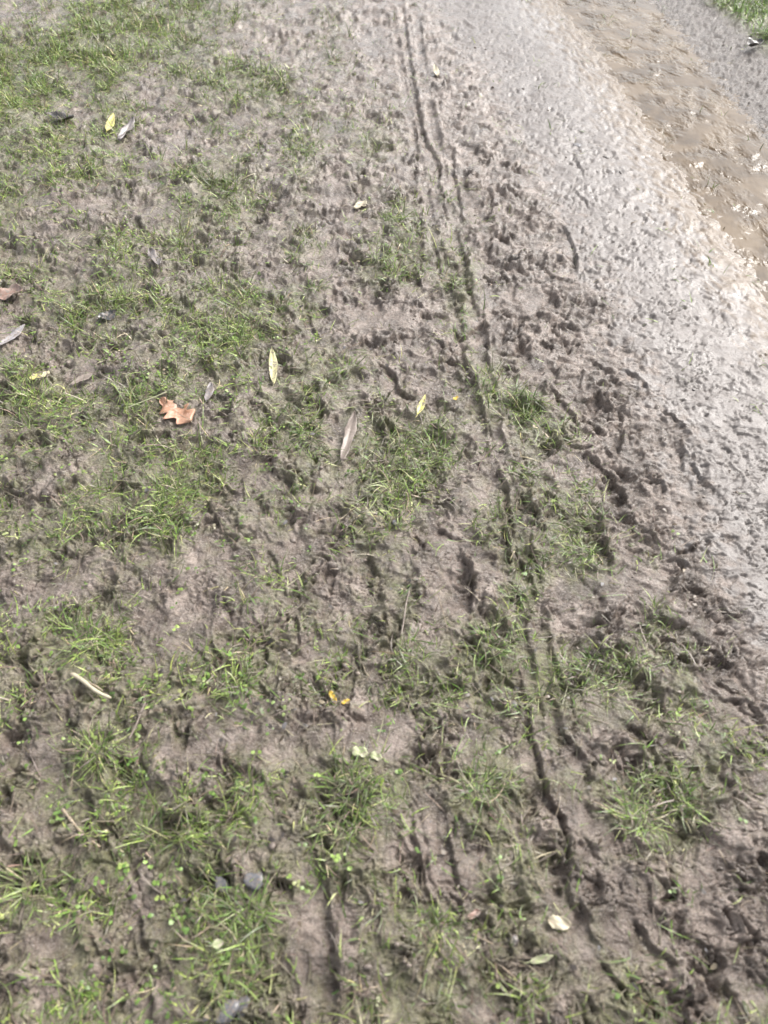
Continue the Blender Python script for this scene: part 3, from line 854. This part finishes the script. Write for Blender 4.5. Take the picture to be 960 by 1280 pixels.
half = lambda u: max(0.0, 1 - u ** 2.5) ** 0.5 * (0.4 + 0.6 * min(1, u * 4))
MC = {
 'orange': coloured('oak_leaf_orange', (0.32, 0.16, 0.09), (0.42, 0.25, 0.17), 45, 0.4, 0.4, (0.50, 0.30, 0.22)),
 'pale_yellow': coloured('leaf_pale_yellow', (0.42, 0.39, 0.19), (0.52, 0.49, 0.28), 60, 0.4),
 'yellow': coloured('leaf_yellow', (0.50, 0.46, 0.11), (0.60, 0.55, 0.20), 60, 0.4),
 'golden': coloured('leaf_golden', (0.48, 0.32, 0.03), (0.58, 0.42, 0.07), 60, 0.4),
 'grey': coloured('leaf_grey', (0.12, 0.105, 0.105), (0.20, 0.18, 0.18), 60, 0.32),
 'silver': coloured('leaf_silver', (0.22, 0.21, 0.22), (0.33, 0.31, 0.31), 60, 0.3),
 'dark': coloured('leaf_dark', (0.035, 0.035, 0.035), (0.09, 0.09, 0.09), 60, 0.25),
 'brown': coloured('leaf_brown', (0.22, 0.13, 0.10), (0.36, 0.26, 0.22), 45, 0.4),
 'muddy': coloured('leaf_muddy', (0.17, 0.135, 0.112), (0.26, 0.215, 0.185), 70, 0.4, 0.6),
 'cream': coloured('cream', (0.36, 0.32, 0.23), (0.48, 0.44, 0.32), 90, 0.5, 0.5, (0.42, 0.34, 0.26)),
 'lime': coloured('leaf_lime', (0.26, 0.30, 0.15), (0.36, 0.38, 0.22), 80, 0.5, 0.5, (0.28, 0.25, 0.19)),
 'bark': coloured('twig_bark', (0.20, 0.15, 0.10), (0.38, 0.31, 0.21), 120, 0.55, 0.6),
 'stone': coloured('stone_blue_grey', (0.08, 0.08, 0.088), (0.15, 0.15, 0.157), 80, 0.25, 0.5, (0.17, 0.14, 0.12)),
 'stone_dark': coloured('stone_dark', (0.035, 0.03, 0.028), (0.08, 0.07, 0.065), 90, 0.3, 0.5),
}
def leaf(a, b, W, outline, mat, label, name='fallen_leaf', curl=0.05, wave=0.02, fold=0.15, stalk=True, rib=None, seed=1, lift=0.004, nu=24, roll=0.0, group=None, cat='leaf'):
    """a -> b are the two ends of the leaf on the ground, W its width in survey units"""
    A_, B_ = w(*a), w(*b)
    mx, my = (A_[0] + B_[0]) / 2, (A_[1] + B_[1]) / 2
    L = math.hypot(B_[0] - A_[0], B_[1] - A_[1]); rz = math.atan2(B_[1] - A_[1], B_[0] - A_[0])
    dist = math.sqrt(mx * mx + my * my + H * H); Wm = W * dist / FOC
    z = float(np.max(height(np.array([mx, A_[0], B_[0]]), np.array([my, A_[1], B_[1]])))) * 0.6 + float(height(mx, my)) * 0.4
    root = empty(name, (mx, my, z + lift), rz); root.rotation_euler.x = roll
    za, zb = float(height(*A_)), float(height(*B_)); root.rotation_euler.y = -math.atan2(zb - za, L) * 0.6
    bl, mid = leaf_blade(outline, L, Wm, curl, wave, fold, MC[mat], nu=nu, seed=seed); link(bl, root)
    rm = MC[rib or mat]
    pts = [((u - 0.5) * L, 0, mid(u) + 0.0010) for u in np.linspace(0.02, 0.96, 9)]
    link(tube('midrib', pts, [0.0007 * (1 - 0.7 * i / 8) for i in range(9)], rm, 5), root)
    if stalk:
        x0 = -0.5 * L
        link(tube('stalk', [(x0 + 0.002, 0, mid(0.0)), (x0 - 0.005, 0.0006, mid(0) + 0.0006), (x0 - 0.011, 0.003, mid(0) - 0.001)], [0.0008, 0.0007, 0.0009], rm, 6), root)
    tag(root, label, cat, group)
    return root
G = 'fallen leaves on the verge'
leaf((241, 536), (204, 509), 33, oak_out, 'orange', 'orange brown lobed oak leaf lying on the grass at left', 'oak_leaf', 0.05, 0.035, 0.1, seed=3, nu=60, rib='cream', group=G, lift=0.008)
leaf((344, 490), (341, 443), 11, lance, 'pale_yellow', 'long pale yellow willow leaf standing out in the mud left of centre', 'willow_leaf', 0.06, 0.01, 0.3, seed=4, group=G, lift=0.006)
leaf((521, 528), (531, 504), 8, lance, 'yellow', 'small narrow yellow leaf at the top of the central grass tuft', 'willow_leaf', 0.06, 0.01, 0.3, seed=5, group=G, lift=0.02)
leaf((135, 170), (143, 146), 9, lance, 'yellow', 'narrow yellow leaf near the top left beside the grey dead leaves', 'willow_leaf', 0.05, 0.01, 0.3, seed=6, group=G, lift=0.009)
leaf((62, 152), (96, 157), 13, oval, 'dark', 'dark curled leaf with a pale stalk end at the upper left', 'fallen_leaf', 0.16, 0.03, 0.6, seed=7, group=G, rib='silver', lift=0.006)
leaf((149, 178), (168, 150), 11, torn, 'grey', 'grey dead leaf just right of the narrow yellow leaf at upper left', 'fallen_leaf', 0.06, 0.03, 0.3, seed=8, group=G, lift=0.008)
leaf((0, 438), (32, 407), 11, torn, 'silver', 'silvery grey leaf at the left edge shining in the grass', 'fallen_leaf', 0.05, 0.01, 0.2, seed=9, group=G, lift=0.008)
leaf((-10, 372), (30, 366), 26, torn, 'brown', 'crumpled reddish brown leaf cut by the left edge', 'fallen_leaf', 0.12, 0.05, 0.3, seed=10, group=G, lift=0.006)
leaf((124, 402), (146, 392), 20, torn, 'dark', 'dark grey crumpled leaf in the grass at left above the oak leaf', 'fallen_leaf', 0.15, 0.06, 0.3, seed=11, group=G, rib='grey')
leaf((262, 516), (266, 488), 11, torn, 'grey', 'mauve grey leaf just right of the orange oak leaf', 'fallen_leaf', 0.06, 0.02, 0.2, seed=12, group=G, lift=0.006)
leaf((90, 486), (118, 468), 11, torn, 'muddy', 'dull brown leaf plastered with mud right of the yellow leaf scrap at left', 'fallen_leaf', 0.04, 0.02, 0.2, seed=13, group=G, lift=0.006)
leaf((41, 482), (53, 473), 11, torn, 'yellow', 'small torn yellow leaf scrap in the grass near the left edge', 'leaf_scrap', 0.08, 0.04, 0.2, stalk=False, seed=14, group=G, lift=0.008)
leaf((55, 483), (64, 470), 8, torn, 'pale_yellow', 'pale leaf scrap touching the torn yellow scrap near the left edge', 'leaf_scrap', 0.08, 0.04, 0.2, stalk=False, seed=15, group=G, lift=0.008)
leaf((428, 582), (444, 523), 15, torn, 'muddy', 'long leaf coated in mud lying beside the tuft in the middle', 'fallen_leaf', 0.04, 0.012, 0.25, seed=16, group=G, lift=0.008)
leaf((547, 101), (543, 88), 6, oval, 'cream', 'tiny cream leaf on bare mud near the top of the tread line', 'fallen_leaf', 0.05, 0.02, 0.2, seed=17, group=G)
leaf((443, 262), (457, 251), 12, torn, 'cream', 'pinkish cream leaf scrap on bare mud in the upper middle', 'leaf_scrap', 0.1, 0.05, 0.2, stalk=False, seed=18, group=G)
leaf((683, 1152), (713, 1157), 16, torn, 'cream', 'bright cream torn leaf scrap on the mud near the bottom', 'leaf_scrap', 0.06, 0.06, 0.2, stalk=False, seed=19, group=G, lift=0.006)
leaf((412, 865), (420, 880), 8, torn, 'golden', 'golden yellow leaf scrap in the lower middle, upper one of two', 'leaf_scrap', 0.08, 0.04, 0.2, stalk=False, seed=20, group=G, lift=0.006)
leaf((427, 880), (438, 876), 7, torn, 'golden', 'golden yellow leaf scrap in the lower middle, lower right one of two', 'leaf_scrap', 0.08, 0.04, 0.2, stalk=False, seed=21, group=G, lift=0.006)
leaf((440, 943), (460, 946), 14, torn, 'lime', 'pale greenish leaf scrap above the sprawling grey green tuft', 'leaf_scrap', 0.06, 0.05, 0.2, stalk=False, seed=22, group=G, lift=0.006)
leaf((463, 945), (477, 950), 11, torn, 'lime', 'fainter greenish leaf scrap right of the pale greenish one', 'leaf_scrap', 0.06, 0.05, 0.2, stalk=False, seed=23, group=G, lift=0.005)
leaf((566, 504), (573, 500), 6, torn, 'golden', 'tiny golden leaf scrap beside the tread line right of centre', 'leaf_scrap', 0.06, 0.05, 0.2, stalk=False, seed=24, group=G, lift=0.006)
leaf((932, 66), (950, 62), 12, half, 'dark', 'dark curled leaf on the bank between puddle and green turf', 'fallen_leaf', 0.15, 0.04, 0.8, seed=25, group=G, rib='silver', lift=0.008)
leaf((188, 316), (203, 340), 12, torn, 'grey', 'wet grey leaf in the grass above the dark crumpled leaf', 'fallen_leaf', 0.05, 0.03, 0.2, seed=26, group=G, lift=0.008)
leaf((268, 1185), (282, 1180), 9, oval, 'lime', 'small pale green leaf among the long blades left of the boot print', 'fallen_leaf', 0.05, 0.02, 0.2, seed=27, group=G, lift=0.02)
leaf((660, 1204), (690, 1196), 8, lance, 'lime', 'narrow grey green leaf below the bright cream scrap', 'fallen_leaf', 0.05, 0.02, 0.2, seed=28, group=G, lift=0.006)
leaf((583, 1150), (600, 1140), 8, torn, 'brown', 'brown leaf fragment half sunk in mud in the lower middle', 'leaf_scrap', 0.06, 0.04, 0.2, stalk=False, seed=29, group=G, lift=0.004)

# ------------------------------------------------------------------ twigs
def twig(a, b, r, mat, label, sidestub=None, ringed=False, seed=0, lift=0.004, broken=False):
    rr = random.Random(seed); A_, B_ = w(*a), w(*b)
    mx, my = (A_[0] + B_[0]) / 2, (A_[1] + B_[1]) / 2; L = math.hypot(B_[0] - A_[0], B_[1] - A_[1])
    za, zb = float(height(*A_)), float(height(*B_))
    root = empty('twig', (mx, my, max(float(height(mx, my)), (za + zb) / 2) + r * 0.5 + lift), math.atan2(B_[1] - A_[1], B_[0] - A_[0]))
    root.rotation_euler.y = -math.atan2(zb - za, L) * 0.8
    n = 16; pts = []; rad = []
    for i in range(n + 1):
        u = i / n; pts.append(((u - 0.5) * L, math.sin(u * 5 + seed) * r * 0.8, math.sin(u * 4) * r * 0.5))
        q = r * (0.85 + 0.25 * rr.random())
        if ringed and i % 4 == 0: q *= 1.35
        if broken and i in (0, n): q *= 0.45
        rad.append(q * (1 - 0.25 * u))
    link(tube('stem', pts, rad, MC[mat], 9), root)
    if sidestub: link(tube('side_shoot', [(0.1 * L, 0, 0), (0.02 * L, -0.14 * L, 0.004), (-0.10 * L, -0.38 * L, -0.002)], [r * .6, r * .5, r * .3], MC[mat], 7), root)
    if broken:
        link(tube('peeled_bark', [(-0.1 * L, r * .7, r * .5), (0.12 * L, r * .9, r * .7), (0.3 * L, r * .6, r * .5)], [r * .35, r * .5, r * .2], MC['bark'], 6), root)
    tag(root, label, 'twig', 'twigs on the verge')
twig((92, 851), (143, 877), 0.0050, 'cream', 'thick broken cream coloured twig lying under the tall tuft at left', broken=True, seed=1, lift=0.006)
twig((78, 1014), (123, 1059), 0.0028, 'bark', 'ringed brown twig with a side shoot near the lower left edge', sidestub=True, ringed=True, seed=2, lift=0.008)
twig((165, 930), (187, 885), 0.0022, 'muddy', 'thin mud coated twig lying right of the broken cream twig', seed=3)
twig((500, 795), (512, 740), 0.0022, 'muddy', 'thin muddy stick along the left rim of the deep boot print', seed=4, lift=0.002)
twig((548, 745), (560, 790), 0.0009, 'bark', 'hair thin straw lying inside the deep boot print', seed=5, lift=0.006)
twig((213, 505), (165, 527), 0.0018, 'lime', 'pale straw lying slantwise above the orange oak leaf', seed=6, lift=0.02)

# ------------------------------------------------------------------ stones
def stone(px, py, wpx, hpx, mat, label, seed, cat='stone', nm='stone', sink=0.35):
    rr = np.random.default_rng(seed); x, y = w(px, py)
    dist = math.sqrt(x * x + y * y + H * H); sx = wpx * 0.5 * dist / FOC; sy = hpx * 0.5 * dist / FOC * 1.15
    bm = bmesh.new(); bmesh.ops.create_icosphere(bm, subdivisions=3, radius=1)
    for v in bm.verts:
        c = v.co.copy(); k = 1 + 0.18 * math.sin(c.x * 2.3 + seed) + 0.14 * math.sin(c.y * 3.1 + seed * 2) + 0.10 * math.sin(c.z * 4 + c.x * 3)
        k *= 1 + float(rr.normal(0, 0.035)); c *= k; c.z = max(min(c.z, 0.72), -0.9)
        v.co = (c.x * sx, c.y * sy, c.z * min(sx, sy) * 0.8)
    for f in bm.faces: f.smooth = True
    me = bpy.data.meshes.new(nm); bm.to_mesh(me); bm.free(); me.materials.append(MC[mat])
    o = link(bpy.data.objects.new(nm, me)); o.location = (x, y, float(height(x, y)) + min(sx, sy) * (0.28 - sink)); o.rotation_euler = (0, 0, seed * 0.7)
    tag(o, label, cat, 'stones pressed into the mud')
stone(275, 1105, 15, 18, 'stone', 'blue grey wet stone in mud above the bright bottom tuft', 1)
stone(318, 1101, 24, 16, 'stone', 'wider blue grey stone next to the dark step of mud', 2)
stone(284, 1262, 20, 22, 'stone', 'blue grey stone at the bottom edge, left one of a pair', 3)
stone(302, 1258, 14, 22, 'stone', 'blue grey stone at the bottom edge, right one of a pair', 4)
stone(493, 657, 6, 8, 'stone', 'tiny blue grey stone above the smooth patch in the middle', 5)
stone(757, 195, 5, 6, 'stone_dark', 'small dark pebble alone on the pale silt near the puddle', 6)
stone(836, 419, 9, 5, 'stone_dark', 'dark pebble on the pale silt path at right', 7)
stone(722, 181, 12, 6, 'stone', 'low grey stone sunk in pale silt left of the dark pebble', 8, sink=0.5)
stone(776, 215, 4, 4, 'stone_dark', 'tiny dark pebble right of the lone dark pebble by the puddle', 9)
stone(868, 486, 5, 4, 'stone_dark', 'tiny dark pebble below the dark pebble on the silt at right', 10)
stone(643, 874, 10, 11, 'stone', 'blue grey stone beside the tread lines in lower middle', 11, sink=0.5)
stone(641, 1178, 14, 12, 'stone_dark', 'dark mossy stone left of the bright cream scrap', 12, sink=0.5)
